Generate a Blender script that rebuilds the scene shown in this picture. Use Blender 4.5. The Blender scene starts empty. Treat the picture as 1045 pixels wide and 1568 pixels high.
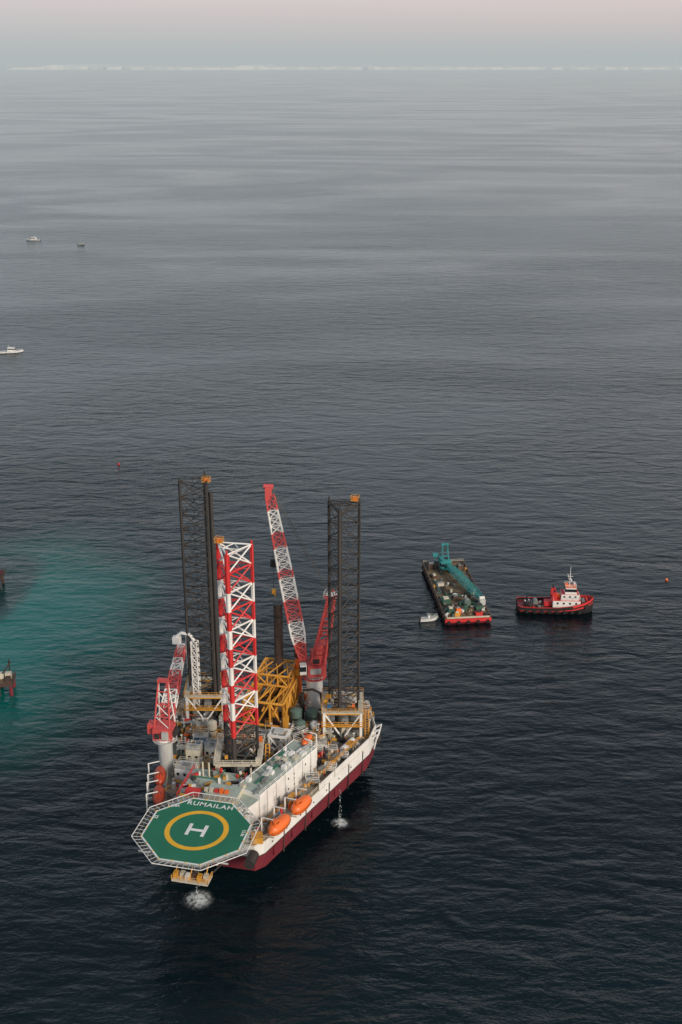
import bpy, math, random
from mathutils import Vector, Matrix, noise
random.seed(7)
V=Vector
scene=bpy.context.scene
# ---------------------------------------------------------------- materials
def newmat(name):
    m=bpy.data.materials.new(name); m.use_nodes=True
    nt=m.node_tree; nt.nodes.clear()
    o=nt.nodes.new('ShaderNodeOutputMaterial'); b=nt.nodes.new('ShaderNodeBsdfPrincipled')
    nt.links.new(b.outputs[0],o.inputs[0]); return m,nt,b,o
def paint(name,col,rough=0.55,dirt=0.35,dirtcol=(0.10,0.06,0.04),scale=0.7,streak=0.25,metal=0.0):
    m,nt,b,o=newmat(name); N=nt.nodes.new; L=nt.links.new
    tc=N('ShaderNodeTexCoord'); mp=N('ShaderNodeMapping'); mp.inputs['Scale'].default_value=(1,1,streak)
    L(tc.outputs['Object'],mp.inputs[0])
    n1=N('ShaderNodeTexNoise'); n1.inputs['Scale'].default_value=scale; n1.inputs['Detail'].default_value=5; n1.inputs['Roughness'].default_value=0.7
    L(mp.outputs[0],n1.inputs[0])
    r=N('ShaderNodeValToRGB'); r.color_ramp.elements[0].position=0.48; r.color_ramp.elements[1].position=0.78
    L(n1.outputs[0],r.inputs[0])
    mu=N('ShaderNodeMath'); mu.operation='MULTIPLY'; mu.inputs[1].default_value=dirt; L(r.outputs[0],mu.inputs[0])
    n2=N('ShaderNodeTexNoise'); n2.inputs['Scale'].default_value=0.23; n2.inputs['Detail'].default_value=2; L(tc.outputs['Object'],n2.inputs[0])
    hs=N('ShaderNodeMixRGB'); hs.inputs[1].default_value=(*[c*0.78 for c in col],1); hs.inputs[2].default_value=(*[min(1,c*1.15) for c in col],1)
    L(n2.outputs[0],hs.inputs[0])
    mx=N('ShaderNodeMixRGB'); mx.inputs[2].default_value=(*dirtcol,1)
    L(mu.outputs[0],mx.inputs[0]); L(hs.outputs[0],mx.inputs[1]); L(mx.outputs[0],b.inputs['Base Color'])
    b.inputs['Roughness'].default_value=rough; b.inputs['Metallic'].default_value=metal
    return m
M={}
M['white']=paint('white_paint',(0.82,0.80,0.76),dirt=0.2)
M['cream']=paint('cream_paint',(0.62,0.56,0.44),dirt=0.4)
M['red']=paint('red_paint',(0.64,0.035,0.035),dirt=0.15)
M['cranered']=paint('crane_red_paint',(0.62,0.085,0.08),dirt=0.25)
M['maroon']=paint('maroon_hull_paint',(0.19,0.024,0.036),dirt=0.4,dirtcol=(0.05,0.03,0.03),streak=0.12)
M['yellow']=paint('yellow_paint',(0.68,0.32,0.04),dirt=0.35)
M['orange']=paint('orange_gelcoat',(0.90,0.17,0.03),rough=0.35,dirt=0.12)
M['dorange']=paint('dark_orange_gelcoat',(0.50,0.06,0.02),rough=0.4,dirt=0.2)
M['grey']=paint('grey_paint',(0.22,0.23,0.22),dirt=0.5)
M['lgrey']=paint('light_grey_paint',(0.50,0.51,0.49),dirt=0.4)
M['dark']=paint('dark_steel',(0.035,0.033,0.032),dirt=0.5,dirtcol=(0.09,0.05,0.03))
M['legsteel']=paint('leg_steel',(0.045,0.042,0.040),dirt=0.6,dirtcol=(0.10,0.065,0.045),rough=0.7)
M['rust']=paint('rusty_steel',(0.075,0.045,0.035),dirt=0.6,dirtcol=(0.03,0.02,0.018),rough=0.8)
M['blue']=paint('blue_paint',(0.03,0.13,0.25),dirt=0.3)
M['green']=paint('green_deck_paint',(0.010,0.155,0.085),dirt=0.22,dirtcol=(0.05,0.08,0.06),streak=1,rough=0.75)
M['roof']=paint('roof_paint',(0.38,0.45,0.39),dirt=0.5,streak=1,dirtcol=(.16,.13,.10))
M['deck']=paint('deck_paint',(0.27,0.25,0.20),dirt=0.7,dirtcol=(0.08,0.05,0.03),streak=1)
M['teal']=paint('teal_paint',(0.03,0.27,0.27),dirt=0.35)
M['tank']=paint('tank_green_grey',(0.10,0.16,0.14),dirt=0.4)
M['black']=paint('black_rubber',(0.012,0.012,0.013),dirt=0.3,rough=0.8)
M['bargedeck']=paint('barge_deck',(0.20,0.14,0.08),dirt=0.7,dirtcol=(0.06,0.06,0.04),streak=1,scale=0.35,rough=0.85)
M['bargegreen']=paint('barge_green',(0.04,0.11,0.075),dirt=0.5,streak=1)
M['bargebrown']=paint('barge_brown',(0.13,0.075,0.045),dirt=0.5,streak=1)
M['mark']=paint('white_marking',(0.78,0.78,0.75),dirt=0.12,streak=1,rough=0.7)
M['ymark']=paint('yellow_marking',(0.80,0.42,0.02),dirt=0.12,streak=1,rough=0.7)
M['glass']=paint('dark_glass',(0.015,0.02,0.025),rough=0.1,dirt=0.05)
def foam(name,cover=0.5,scale=1.2,rad=0):
    m,nt,b,o=newmat(name); N=nt.nodes.new; L=nt.links.new
    tc=N('ShaderNodeTexCoord'); n=N('ShaderNodeTexNoise'); n.inputs['Scale'].default_value=scale; n.inputs['Detail'].default_value=6
    L(tc.outputs['Object'],n.inputs[0]); r=N('ShaderNodeValToRGB'); r.color_ramp.elements[0].position=1-cover-0.12; r.color_ramp.elements[1].position=1-cover+0.1
    L(n.outputs[0],r.inputs[0]); out=r.outputs[0]
    if rad:
        ln=N('ShaderNodeVectorMath');ln.operation='LENGTH';L(tc.outputs['Object'],ln.inputs[0])
        mr=N('ShaderNodeMapRange');mr.interpolation_type='SMOOTHSTEP';mr.inputs[1].default_value=0;mr.inputs[2].default_value=rad;mr.inputs[3].default_value=.85;mr.inputs[4].default_value=0
        L(ln.outputs['Value'],mr.inputs[0]);mu=N('ShaderNodeMath');mu.operation='MULTIPLY';L(out,mu.inputs[0]);L(mr.outputs[0],mu.inputs[1]);out=mu.outputs[0]
    L(out,b.inputs['Alpha'])
    b.inputs['Base Color'].default_value=(0.72,0.76,0.76,1); b.inputs['Roughness'].default_value=0.8
    return m
M['foam']=foam('water_foam',0.5); M['spray']=foam('water_spray',0.36,2.5); M['net']=foam('safety_net',0.40,6)
M['foamdisc']=foam('splash_foam',0.52,1.1,3.6);M['foamdisc2']=foam('splash_foam_small',0.5,1.1,2.5)
M['net'].node_tree.nodes['Principled BSDF'].inputs['Base Color'].default_value=(0.09,0.09,0.085,1)

# ---------------------------------------------------------------- mesh builder
class MB:
    def __init__(s): s.v=[];s.f=[];s.m=[];s.mats=[];s.sm=[]
    def mi(s,k):
        if k not in s.mats: s.mats.append(k)
        return s.mats.index(k)
    def add(s,vs,fs,mat,smooth=False):
        o=len(s.v); s.v+= [tuple(v) for v in vs]; i=s.mi(mat)
        for f in fs: s.f.append([a+o for a in f]); s.m.append(i); s.sm.append(smooth)
    def box(s,c,d,mat,rz=0,top=None,taper=1.0):
        x,y,z=d[0]/2,d[1]/2,d[2]/2; cr,sr=math.cos(rz),math.sin(rz); vs=[]
        for dz in(-z,z):
            k=taper if dz>0 else 1
            for dx,dy in((-x,-y),(x,-y),(x,y),(-x,y)):
                dx*=k;dy*=k
                vs.append((c[0]+dx*cr-dy*sr,c[1]+dx*sr+dy*cr,c[2]+dz))
        s.add(vs,[(3,2,1,0),(0,1,5,4),(1,2,6,5),(2,3,7,6),(3,0,4,7)],mat)
        s.add(vs[4:],[(0,1,2,3)],top or mat)
    def cyl(s,p0,p1,r,mat,n=8,r2=None,smooth=True):
        p0=V(p0);p1=V(p1);d=p1-p0
        if d.length<1e-6:return
        d.normalize(); a=d.orthogonal().normalized(); b=d.cross(a); r2=r if r2 is None else r2
        vs=[]
        for p,rr in((p0,r),(p1,r2)):
            for i in range(n):
                t=2*math.pi*(i+.5)/n; vs.append(p+a*math.cos(t)*rr+b*math.sin(t)*rr)
        s.add(vs,[(i,(i+1)%n,n+(i+1)%n,n+i) for i in range(n)],mat,smooth and n>5)
        s.add(vs,[tuple(range(n-1,-1,-1)),tuple(range(n,2*n))],mat)
    def prism(s,poly,z0,z1,mat,top=None,inset0=0,bottom=True):
        n=len(poly);cx=sum(p[0] for p in poly)/n;cy=sum(p[1] for p in poly)/n;k=1-inset0
        vs=[(cx+(p[0]-cx)*k,cy+(p[1]-cy)*k,z0) for p in poly]+[(p[0],p[1],z1) for p in poly]
        s.add(vs,[(i,(i+1)%n,n+(i+1)%n,n+i) for i in range(n)],mat)
        s.add(vs[n:],[tuple(range(n))],top or mat)
        if bottom: s.add(vs[:n],[tuple(range(n-1,-1,-1))],mat)
    def path(s,pts,r,mat,n=4,closed=False):
        q=list(pts)+([pts[0]] if closed else [])
        for a,b in zip(q,q[1:]): s.cyl(a,b,r,mat,n)
    def rail(s,pts,mat='cream',h=1.1,closed=False,r=0.05,step=2.0):
        q=list(pts)+([pts[0]] if closed else [])
        for a,b in zip(q,q[1:]):
            a=V(a);b=V(b);L=(b-a).length;k=max(1,round(L/step))
            for i in range(k+1):
                p=a.lerp(b,i/k); s.cyl(p,p+V((0,0,h)),r,mat,4)
            for hh in(h*.55,h): s.cyl(a+V((0,0,hh)),b+V((0,0,hh)),r,mat,4)
    def loft(s,secs,mat,smooth=True,closed=True,matf=None):
        n=len(secs[0]);o=len(s.v);s.v+=[tuple(p) for sec in secs for p in sec]
        for j in range(len(secs)-1):
            for i in range(n if closed else n-1):
                k=matf(j,i) if matf else mat
                s.f.append([o+j*n+i,o+j*n+(i+1)%n,o+(j+1)*n+(i+1)%n,o+(j+1)*n+i]);s.m.append(s.mi(k));s.sm.append(smooth)
        for j in(0,len(secs)-1):
            f=[o+j*n+i for i in range(n)]
            s.f.append(f if j else f[::-1]);s.m.append(s.mi(mat));s.sm.append(False)
    def obj(s,name,parent=None,loc=(0,0,0),rz=0):
        me=bpy.data.meshes.new(name);me.from_pydata(s.v,[],s.f)
        for k in s.mats: me.materials.append(M[k])
        me.polygons.foreach_set('material_index',s.m);me.polygons.foreach_set('use_smooth',s.sm);me.update()
        o=bpy.data.objects.new(name,me);scene.collection.objects.link(o);o.location=loc;o.rotation_euler=(0,0,rz)
        if parent:o.parent=parent
        return o
def empty(name,loc,rz=0):
    o=bpy.data.objects.new(name,None);scene.collection.objects.link(o);o.location=loc;o.rotation_euler=(0,0,rz);return o

def lattice(mb,p0,p1,side,wf,df,n,rc,rb,matf):
    p0=V(p0);p1=V(p1);ax=(p1-p0).normalized();sd=V(side);sd=(sd-ax*sd.dot(ax)).normalized();up=ax.cross(sd)
    S=[]
    for i in range(n+1):
        u=i/n;c=p0.lerp(p1,u);w=wf(u)/2;d=df(u)/2
        S.append([c+sd*w+up*d,c-sd*w+up*d,c-sd*w-up*d,c+sd*w-up*d])
    for i in range(n):
        m=matf((i+.5)/n)
        for k in range(4):
            mb.cyl(S[i][k],S[i+1][k],rc,m,5)
            mb.cyl(S[i+1][k],S[i+1][(k+1)%4],rb,m,4)
            a,b=(S[i][k],S[i+1][(k+1)%4]) if i%2 else (S[i][(k+1)%4],S[i+1][k])
            mb.cyl(a,b,rb,m,4)
            if k%2==0:
                a,b=(S[i][k],S[i+1][(k+1)%4]) if not i%2 else (S[i][(k+1)%4],S[i+1][k])
                mb.cyl(a,b,rb,m,4)

# ---------------------------------------------------------------- RIG
RZ=math.atan2(-.22,.975)
rig=empty('jack_up_drilling_rig',(-28.4,190.9,0),RZ)
DK=11.0
SW=(24.6-11.0)/(50-9.5)      # half-breadth growth per metre
def HW(t): return 11.0+(t-9.5)*SW
hullpoly=[(-9.3,7.5),(9.3,7.5),(11.0,9.5),(24.6,50),(25.0,56),(20.5,67.5),(18,69),(-18,69),(-20.5,67.5),(-25.0,56),(-24.6,50),(-11.0,9.5)]
h=MB()
h.prism(hullpoly,4.2,8.0,'maroon',inset0=0.02)
h.prism([(p[0]*1.001,p[1]) for p in hullpoly],8.0,DK,'white','deck',bottom=False)
for a,b in zip(hullpoly,hullpoly[1:]+hullpoly[:1]):
    h.cyl((a[0],a[1],8.0),(b[0],b[1],8.0),.13,'dark',5)
    h.cyl((a[0],a[1],DK),(b[0],b[1],DK),.16,'cream',5)
def wallseg(mb,a,b,z0,z1,mat,th=.18):
    a=V(a);b=V(b);d=b-a;mb.box(((a.x+b.x)/2,(a.y+b.y)/2,(z0+z1)/2),(d.length,th,z1-z0),mat,math.atan2(d.y,d.x))
wallseg(h,(HW(29),29),(HW(49.8),49.8),DK,12.5,'white');wallseg(h,(24.6,50.2),(24.9,56),DK,12.5,'white')
wallseg(h,(24.8,56.4),(20.4,67.3),DK,12.2,'white')
wallseg(h,(-HW(31),31),(-HW(49.8),49.8),DK,12.2,'white')
for t in (16,24,33,41,47):
    s_=HW(t); h.cyl((s_-.1,t,4.0),(s_+.12,t,10.6),.14,'dark' if t%2 else 'rust',6)
for t in range(12,50,5):
    s_=HW(t); h.cyl((s_-.1,t,9.3),(s_+.15,t,9.3),.2,'dark',8)
for t in (13,19.5,27,36):
    s_=HW(t);h.box((s_+.05,t,6.6),(.25,1.5,2.0),'maroon',-.32)
h.obj('hull',rig)
r=MB()
edge=[(p[0]*.985,p[1]*.995+.1,DK) for p in hullpoly]
r.rail(edge,'cream',closed=True,r=.055)
r.obj('deck_railings',rig)

# legs ---------------------------------------------------------
def leg(name,cx,cy,R,th,z0,z1,bay,mf,rc,rb,sub=True):
    mb=MB();P=[(cx+R*math.cos(math.radians(th+120*i)),cy+R*math.sin(math.radians(th+120*i))) for i in range(3)]
    z=z0;i=0
    while z<z1-.1:
        zz=min(z+bay,z1);m=mf(z,i)
        for k in range(3):
            a=P[k];b=P[(k+1)%3];c_=P[(k+2)%3]
            mb.cyl((*a,z),(*a,zz),rc,mf(z,i,True),8)
            if z>DK: 
                mb.box((a[0],a[1],(z+zz)/2),(rc*2.7,.18,(zz-z)*.98),mf(z,i,True),math.radians(th+120*k+90))
            mb.cyl((*a,zz),(*b,zz),rb,m,5)
            mb.cyl((*a,z),(*b,zz),rb,m,5);mb.cyl((*b,z),(*a,zz),rb,m,5)
            if sub: mb.cyl((a[0]*.5+b[0]*.5,a[1]*.5+b[1]*.5,zz),(b[0]*.5+c_[0]*.5,b[1]*.5+c_[1]*.5,zz),rb*.7,m,4)
        z=zz;i+=1
    return mb,P
dk=lambda z,i,c=False:'legsteel'
def fl(z,i,c=False):
    if z<20: return 'legsteel'
    if c and z>58: return 'red'
    return 'red' if i%2==0 else 'white'
def topplat(mb,P,z,col):
    for p in P:
        mb.cyl((*p,z),(*p,z+.9),.22,col,6)
    p=(P[0][0]*.85+P[1][0]*.15,P[0][1]*.85+P[1][1]*.15)
    mb.box((p[0],p[1],z+.5),(1.7,1.4,.15),'yellow');mb.box((p[0],p[1],z+.85),(.9,.7,.6),'orange')
    mb.rail([(p[0]-.85,p[1]-.7,z+.55),(p[0]+.85,p[1]-.7,z+.55),(p[0]+.85,p[1]+.7,z+.55),(p[0]-.85,p[1]+.7,z+.55)],'yellow',closed=True,h=.9,r=.05,step=1)
LL=(-16.6,54.5);LR=(17.2,54.5);LF=(-.8,30.5)
mb,P=leg('',*LL,3.95,190+12.7,-22,71.6,3.9,dk,.34,.12);topplat(mb,P[1:]+P[:1],71.6,'legsteel')
mb.cyl((P[1][0]+.9,P[1][1],DK),(P[1][0]+.9,P[1][1],70),.42,'legsteel',8)
mb.obj('leg_port',rig)
mb,P=leg('',*LR,3.95,20+12.7,-22,68.6,3.9,dk,.34,.12);topplat(mb,P,68.6,'legsteel');mb.cyl((P[1][0]+2.6,P[1][1]-1,DK),(P[1][0]+2.6,P[1][1]-1,67),.36,'legsteel',8);mb.obj('leg_starboard',rig)
mb,P=leg('',*LF,4.15,20+12.7,-19.4,66.6,4.3,fl,.40,.19);topplat(mb,P[1:]+P[:1],66.6,'red')
mb.obj('leg_bow',rig)

# jack houses ---------------------------------------------------
def ringplat(mb,cx,cy,ro,ri,z,mat,rot=0,th=.3,rail='yellow'):
    w=ro-ri;m=(ro+ri)/2
    def R(x,y):
        c,s=math.cos(rot),math.sin(rot);return (cx+x*c-y*s,cy+x*s+y*c)
    for x,y,sx,sy in((0,-m,2*ro,w),(0,m,2*ro,w),(-m,0,w,2*ri),(m,0,w,2*ri)):
        mb.box((*R(x,y),z),(sx,sy,th),mat,rot)
    mb.rail([(*R(x*ro,y*ro),z+th/2) for x,y in((-1,-1),(1,-1),(1,1),(-1,1))],rail,closed=True,r=.06)
def jackhouse(name,cx,cy,ro,zs,rot,colw='white',colp='yellow'):
    mb=MB()
    def R(x,y):
        c,s=math.cos(rot),math.sin(rot);return (cx+x*c-y*s,cy+x*s+y*c)
    C=[R(x*(ro-.6),y*(ro-.6)) for x,y in((-1,-1),(1,-1),(1,1),(-1,1))]
    zt=zs[-1]
    for i in range(4):
        a=C[i];b=C[(i+1)%4]
        mb.box((*a,(DK+zt)/2),(.6,.6,zt-DK),colw,rot)
        m=((a[0]+b[0])/2,(a[1]+b[1])/2)
        mb.cyl((*a,zt-.4),(*m,DK+.3),.22,colw,6);mb.cyl((*b,zt-.4),(*m,DK+.3),.22,colw,6)
        mb.box((*m,zt-.35),(2*ro-1.9,.5,.6),'yellow' if colp=='yellow' else 'cream',rot+ (math.pi/2 if i%2 else 0))
    for z in zs: ringplat(mb,cx,cy,ro,ro-1.2,z,'yellow' if (z<zt and colp=='yellow') else 'cream',rot,.2,colp)
    for x,y in((-1,-.2),(1,-.2),(0,1),(.2,-1)):
        for z in (DK+1.6,DK+4.2):
            mb.box((*R(x*(ro-2.2),y*(ro-2.2)),z),(1.7,1.5,1.9),random.choice(['grey','lgrey','cream','dark']),rot)
            mb.cyl((*R(x*(ro-2.2),y*(ro-2.2)),z),(*R(x*(ro-1.0),y*(ro-1.0)),z),.4,'grey',8)
    for k in range(9):
        a=random.random()*6.28;q=R((ro-.7)*math.copysign(1,math.cos(a))*random.uniform(.5,1),(ro-.7)*math.sin(a));mb.box((*q,zt+.6),(random.uniform(.5,1.3),random.uniform(.4,1),random.uniform(.5,1.2)),random.choice(['yellow','white','grey','blue','orange','cream']),rot)
    mb.box((*R(0,0),DK+.4),(2*ro-3,2*ro-3,.5),'grey',rot)
    a=V((*R(ro+.4,-ro+1),DK));b=V((*R(ro+.4,ro-2),zs[0]))
    mb.cyl(a,b,.15,'yellow',4);mb.cyl(a+V((.9,0,0)),b+V((.9,0,0)),.15,'yellow',4)
    for k in range(12): p=a.lerp(b,k/11);mb.box((p.x+.45,p.y,p.z),(.9,.3,.08),'yellow')
    mb.obj(name,rig)
jackhouse('jack_house_starboard',*LR,4.9,[14.8,18.4],.22)
jackhouse('jack_house_port',*LL,4.9,[14.8,18.4],.22)
jackhouse('jack_house_bow',*LF,5.2,[17.4],.22,'cream','cream')

# helideck ------------------------------------------------------
HZ=19.0
hd=MB();R8=11.0;HS=.1;HT=-.3
def octo(R,z):return [(HS+R*math.cos(math.radians(22.5+45*i)),HT+R*math.sin(math.radians(22.5+45*i)),z) for i in range(8)]
def ocyc(R0,R1,z,mat):
    a=octo(R0,z);b=octo(R1,z)
    hd.add(a+b,[(i,(i+1)%8,8+(i+1)%8,8+i) for i in range(8)],mat)
hd.prism([p[:2] for p in octo(R8,0)],HZ-.5,HZ,'lgrey','green')
ocyc(R8-.05,R8-.42,HZ+.006,'mark')
def ring(r0,r1,z,mat,n=64):
    vs=[(HS+r*math.cos(2*math.pi*i/n),HT+r*math.sin(2*math.pi*i/n),z) for r in(r0,r1) for i in range(n)]
    hd.add(vs,[(i,(i+1)%n,n+(i+1)%n,n+i) for i in range(n)],mat)
ring(6.3,5.3,HZ+.008,'ymark')
for x in(-1.6,1.6): hd.box((HS+x,HT,HZ+.01),(.7,3.6,.02),'mark')
hd.box((HS,HT,HZ+.01),(2.45,.7,.02),'mark')
ro=octo(R8,HZ-.15);rn=octo(R8+1.65,HZ+.15)
for i in range(8):
    a,b=V(ro[i]),V(ro[(i+1)%8]);c,d=V(rn[i]),V(rn[(i+1)%8])
    for k in range(0,8):
        u=k/8; hd.cyl(a.lerp(b,u),c.lerp(d,u),.06,'lgrey',4)
    hd.cyl(c,d,.085,'white',5);hd.cyl(a.lerp(c,.5),b.lerp(d,.5),.04,'grey',4)
    hd.add([a,b,d,c],[(0,1,2,3)],'net')
for i in range(8):
    a,b=V(octo(R8-.2,HZ)[i]),V(octo(R8-.2,HZ)[(i+1)%8])
    for k in range(3): p=a.lerp(b,k/3);hd.cyl(p,p+V((0,0,.2)),.13,'ymark',6)
for x in(-7,-2.4,2.4,7):
    hd.cyl((x,-8.6,HZ-.8),(x,9.4,HZ-.8),.22,'lgrey',6);hd.cyl((x,-7.4,HZ-.8),(x*.9,7.7,DK-2),.22,'lgrey',6)
    hd.cyl((x,1,HZ-.8),(x*.9,8.2,DK),.2,'lgrey',6);hd.cyl((x,9.2,HZ-.8),(x,9.2,DK),.25,'white',6)
    hd.cyl((x,-3,HZ-.8),(x*.95,0,HZ-3.8),.14,'lgrey',6)
for y in(-8,-3,3,8): hd.cyl((-9,y,HZ-.7),(9,y,HZ-.7),.2,'lgrey',6)
hd.box((2.2,-9.5,15.0),(7.2,3.0,.25),'cream');hd.rail([(-1.4,-10.9,15.1),(5.8,-10.9,15.1),(5.8,-8.2,15.1)],'yellow',r=.07)
for x,c in((-.9,'yellow'),(.3,'cream'),(1.5,'white'),(2.8,'rust'),(3.9,'yellow'),(5.0,'cream')): hd.box((x,-9.6+.3*math.sin(x*3),15.6),(.8,1.1,random.uniform(.7,1.4)),c)
for x in(-1,2,5): hd.cyl((x,-10.7,14.9),(x,-6.5,HZ-.6),.12,'yellow',5);hd.cyl((x,-8.4,14.9),(x*.8+.5,7.4,8),.18,'dark',6)
hd.cyl((9.4,3.4,9.4),(9.4,6.9,9.4),1.1,'dark',12)
hd.obj('helideck',rig)
def text(s,size,loc,rot,name,mat):
    c=bpy.data.curves.new(name,'FONT');c.body=s;c.size=size;c.align_x='CENTER';c.align_y='CENTER';c.extrude=.004;c.offset=.03;c.space_character=1.12
    o=bpy.data.objects.new(name,c);scene.collection.objects.link(o)
    dg=bpy.context.evaluated_depsgraph_get();me=bpy.data.meshes.new_from_object(o.evaluated_get(dg))
    bpy.data.objects.remove(o);o=bpy.data.objects.new(name,me);scene.collection.objects.link(o)
    me.materials.clear();me.materials.append(M[mat]);o.location=loc;o.rotation_euler=(0,0,rot);o.parent=rig
text('RUMAILAH',1.85,(HS,8.0,HZ+.02),0,'name_marking','mark')
text('12.8t',1.1,(-7.2,6.3,HZ+.02),math.radians(15),'weight_marking','mark')
text('12.8t',.9,(9.3,.8,HZ+.02),math.radians(-90),'weight_marking_side','mark')
text('22',1.0,(-9.2,2.0,HZ+.02),math.radians(90),'size_marking','mark')

# accommodation --------------------------------------------------
ac=MB()
A_=V((8.2,15.8));B_=V((15.4,36));inn=V((-.942,.336))*6.2
dirn=(B_-A_).normalized();out=V((.942,-.336))
C_=B_+inn;D_=A_+inn
ac.prism([A_[:],B_[:],C_[:],D_[:]],DK,17.2,'white','roof')
ac.prism([(-9,12.6),(6.6,12.6),(7.9,15.6),(4.5,24.0),(-9,24.0)],DK,16.2,'white','roof')
ac.prism([(-3,13.2),(4,13.2),(4,17.6),(-3,17.6)],16.2,17.6,'cream','roof')
ang=math.atan2(dirn.y,dirn.x)
for lev in (12.9,15.5):
    for k in range(9):
        if random.random()<.55: continue
        p=A_+dirn*(1.6+k*2.2)+out*.02; ac.box((p.x,p.y,lev),(.34,.08,.42),'glass',ang)
for k in(3,7.5): p=A_+dirn*(k*2.2)+out*.03;ac.box((p.x,p.y,12.1),(.9,.1,2.0),'lgrey' if k>4 else 'grey',ang)
for k in range(6):
    p=A_+dirn*(2.5+k*3.3)+out*.12; ac.cyl((p.x,p.y,DK),(p.x,p.y,17.3),.05,'lgrey',5)
ac.path([(A_.x,A_.y,17.3),(B_.x,B_.y,17.3),(C_.x,C_.y,17.3),(D_.x,D_.y,17.3)],.12,'white',4,True)
ac.rail([(A_.x,A_.y,17.2),(B_.x,B_.y,17.2),(C_.x,C_.y,17.2)],'white',r=.05)
ac.rail([(-9,23.9,16.2),(-9,12.7,16.2)],'red',r=.08);
for k in range(26):
    u=random.random();w=random.uniform(.15,.85);p=A_+dirn*(u*20)+inn*w
    s_=random.choice([(1,1,.8),(1.6,.9,.7),(.6,.6,1.1),(2.0,.5,.5),(.4,.4,.5)])
    ac.box((p.x,p.y,17.2+s_[2]/2),s_,random.choice(['lgrey','white','white','cream','grey','white']),ang)
for k in range(40):
    x=random.uniform(-8.3,3);y=random.uniform(13.5,23.6);s_=random.choice([(1.0,.8,.7),(.5,.5,1.2),(1.8,.5,.5),(.4,.4,.8)])
    ac.box((x,y,16.2+s_[2]/2),s_,random.choice(['lgrey','white','red','yellow','grey','cream','dark','white']),random.random())
for k in range(5): ac.box((-3+k*1.1,14.6,18.0),(.8,.8,random.uniform(.5,1.2)),random.choice(['yellow','orange','red','cream']))
ac.box((-6,14.5,17.0),(3.0,1.6,1.1),'red')
for x in(-6.2,-4.8,4.6): ac.cyl((x,21.5,16.2),(x,21.5,19.9),.2,'cream',8);ac.cyl((x,21.5,19.8),(x,22.0,20.1),.28,'dark',8)
ac.path([(-8,20,17),(-2,20,17),(-2,23.7,17)],.14,'green',6);ac.path([(3,15,17.0),(3,23.5,17.0)],.14,'red',6)
p=A_+dirn*7+inn*.5;ac.box((p.x,p.y,17.6),(8.5,.35,.25),'green',ang)
p=A_+dirn*13+inn*.8;ac.box((p.x,p.y,17.6),(6,.3,.3),'green',ang)
ac.obj('accommodation_block',rig)

# lifeboats -----------------------------------------------------
def lifeboat(name,x,y,z,rz,L,W,Hh,mat,davit=1):
    mb=MB();secs=[];n=16;cr,sr=math.cos(rz),math.sin(rz)
    for i in range(13):
        u=-1+2*i/12;k=(1-abs(u)**2.6)**.5 if abs(u)<1 else .02
        k=max(k,.06);sec=[]
        for j in range(n):
            t=2*math.pi*j/n;yy=math.cos(t)*W/2*k;zz=math.sin(t)
            zz=zz*(Hh*.5*k if zz<0 else Hh*.5*(k**.8)); yy*= (1 if abs(math.sin(t))<.8 else .9)
            X=u*L/2;sec.append((x+X*cr-yy*sr,y+X*sr+yy*cr,z+zz))
        secs.append(sec)
    mb.loft(secs,mat)
    c=V((cr,sr,0));sd=V((-sr,cr,0));p=V((x,y,z))
    q=p-c*L*.22; mb.box((q.x,q.y,z+Hh*.5),(L*.22,W*.45,Hh*.28),mat,rz,taper=.8)
    for k in(-.24,-.16): 
        for s in(1,-1):
            w=p+c*L*k+sd*s*W*.23;mb.box((w.x,w.y,z+Hh*.52),(.35,.06,.25),'glass',rz)
    for s in(1,-1):
        pts=[p+c*L*.5*u+sd*s*(W/2+.02)*max(.06,(1-abs(u)**2.6))**.5 for u in[-.95+1.9*i/10 for i in range(11)]]
        mb.path(pts,.06,'black',4)
    for k in(-.32,.32):
        a=p+c*L*k-sd*davit*W*.95;a.z=DK
        b=V((a.x,a.y,z+Hh*.7));d=p+c*L*k;d.z=z+Hh*.85
        mb.cyl(a,b,.17,'white',6);mb.cyl(b,d,.14,'white',6);mb.cyl(d,p+c*L*k+V((0,0,Hh*.4)),.05,'dark',4)
        e=p+c*L*k+sd*davit*W*.1;e.z=z-Hh*.55;mb.cyl(V((a.x,a.y,DK+.3)),e,.16,'cream',6)
    mb.obj(name,rig)
la=ang
lifeboat('lifeboat_fore',13.4,11.9,13.6,la,6.9,3.0,3.1,'orange',-1)
lifeboat('lifeboat_aft',16.1,19.6,13.6,la,6.5,2.9,3.0,'orange',-1)
lifeboat('lifeboat_port_fore',-14.6,16.5,13.4,math.pi-la,6.6,2.6,2.8,'dorange',-1)
lifeboat('lifeboat_port_aft',-17.0,23.4,13.4,math.pi-la,6.6,2.6,2.8,'dorange',-1)
lifeboat('rescue_boat',12.6,38.3,17.6,la+.2,4.6,1.8,1.3,'orange',1)

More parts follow.
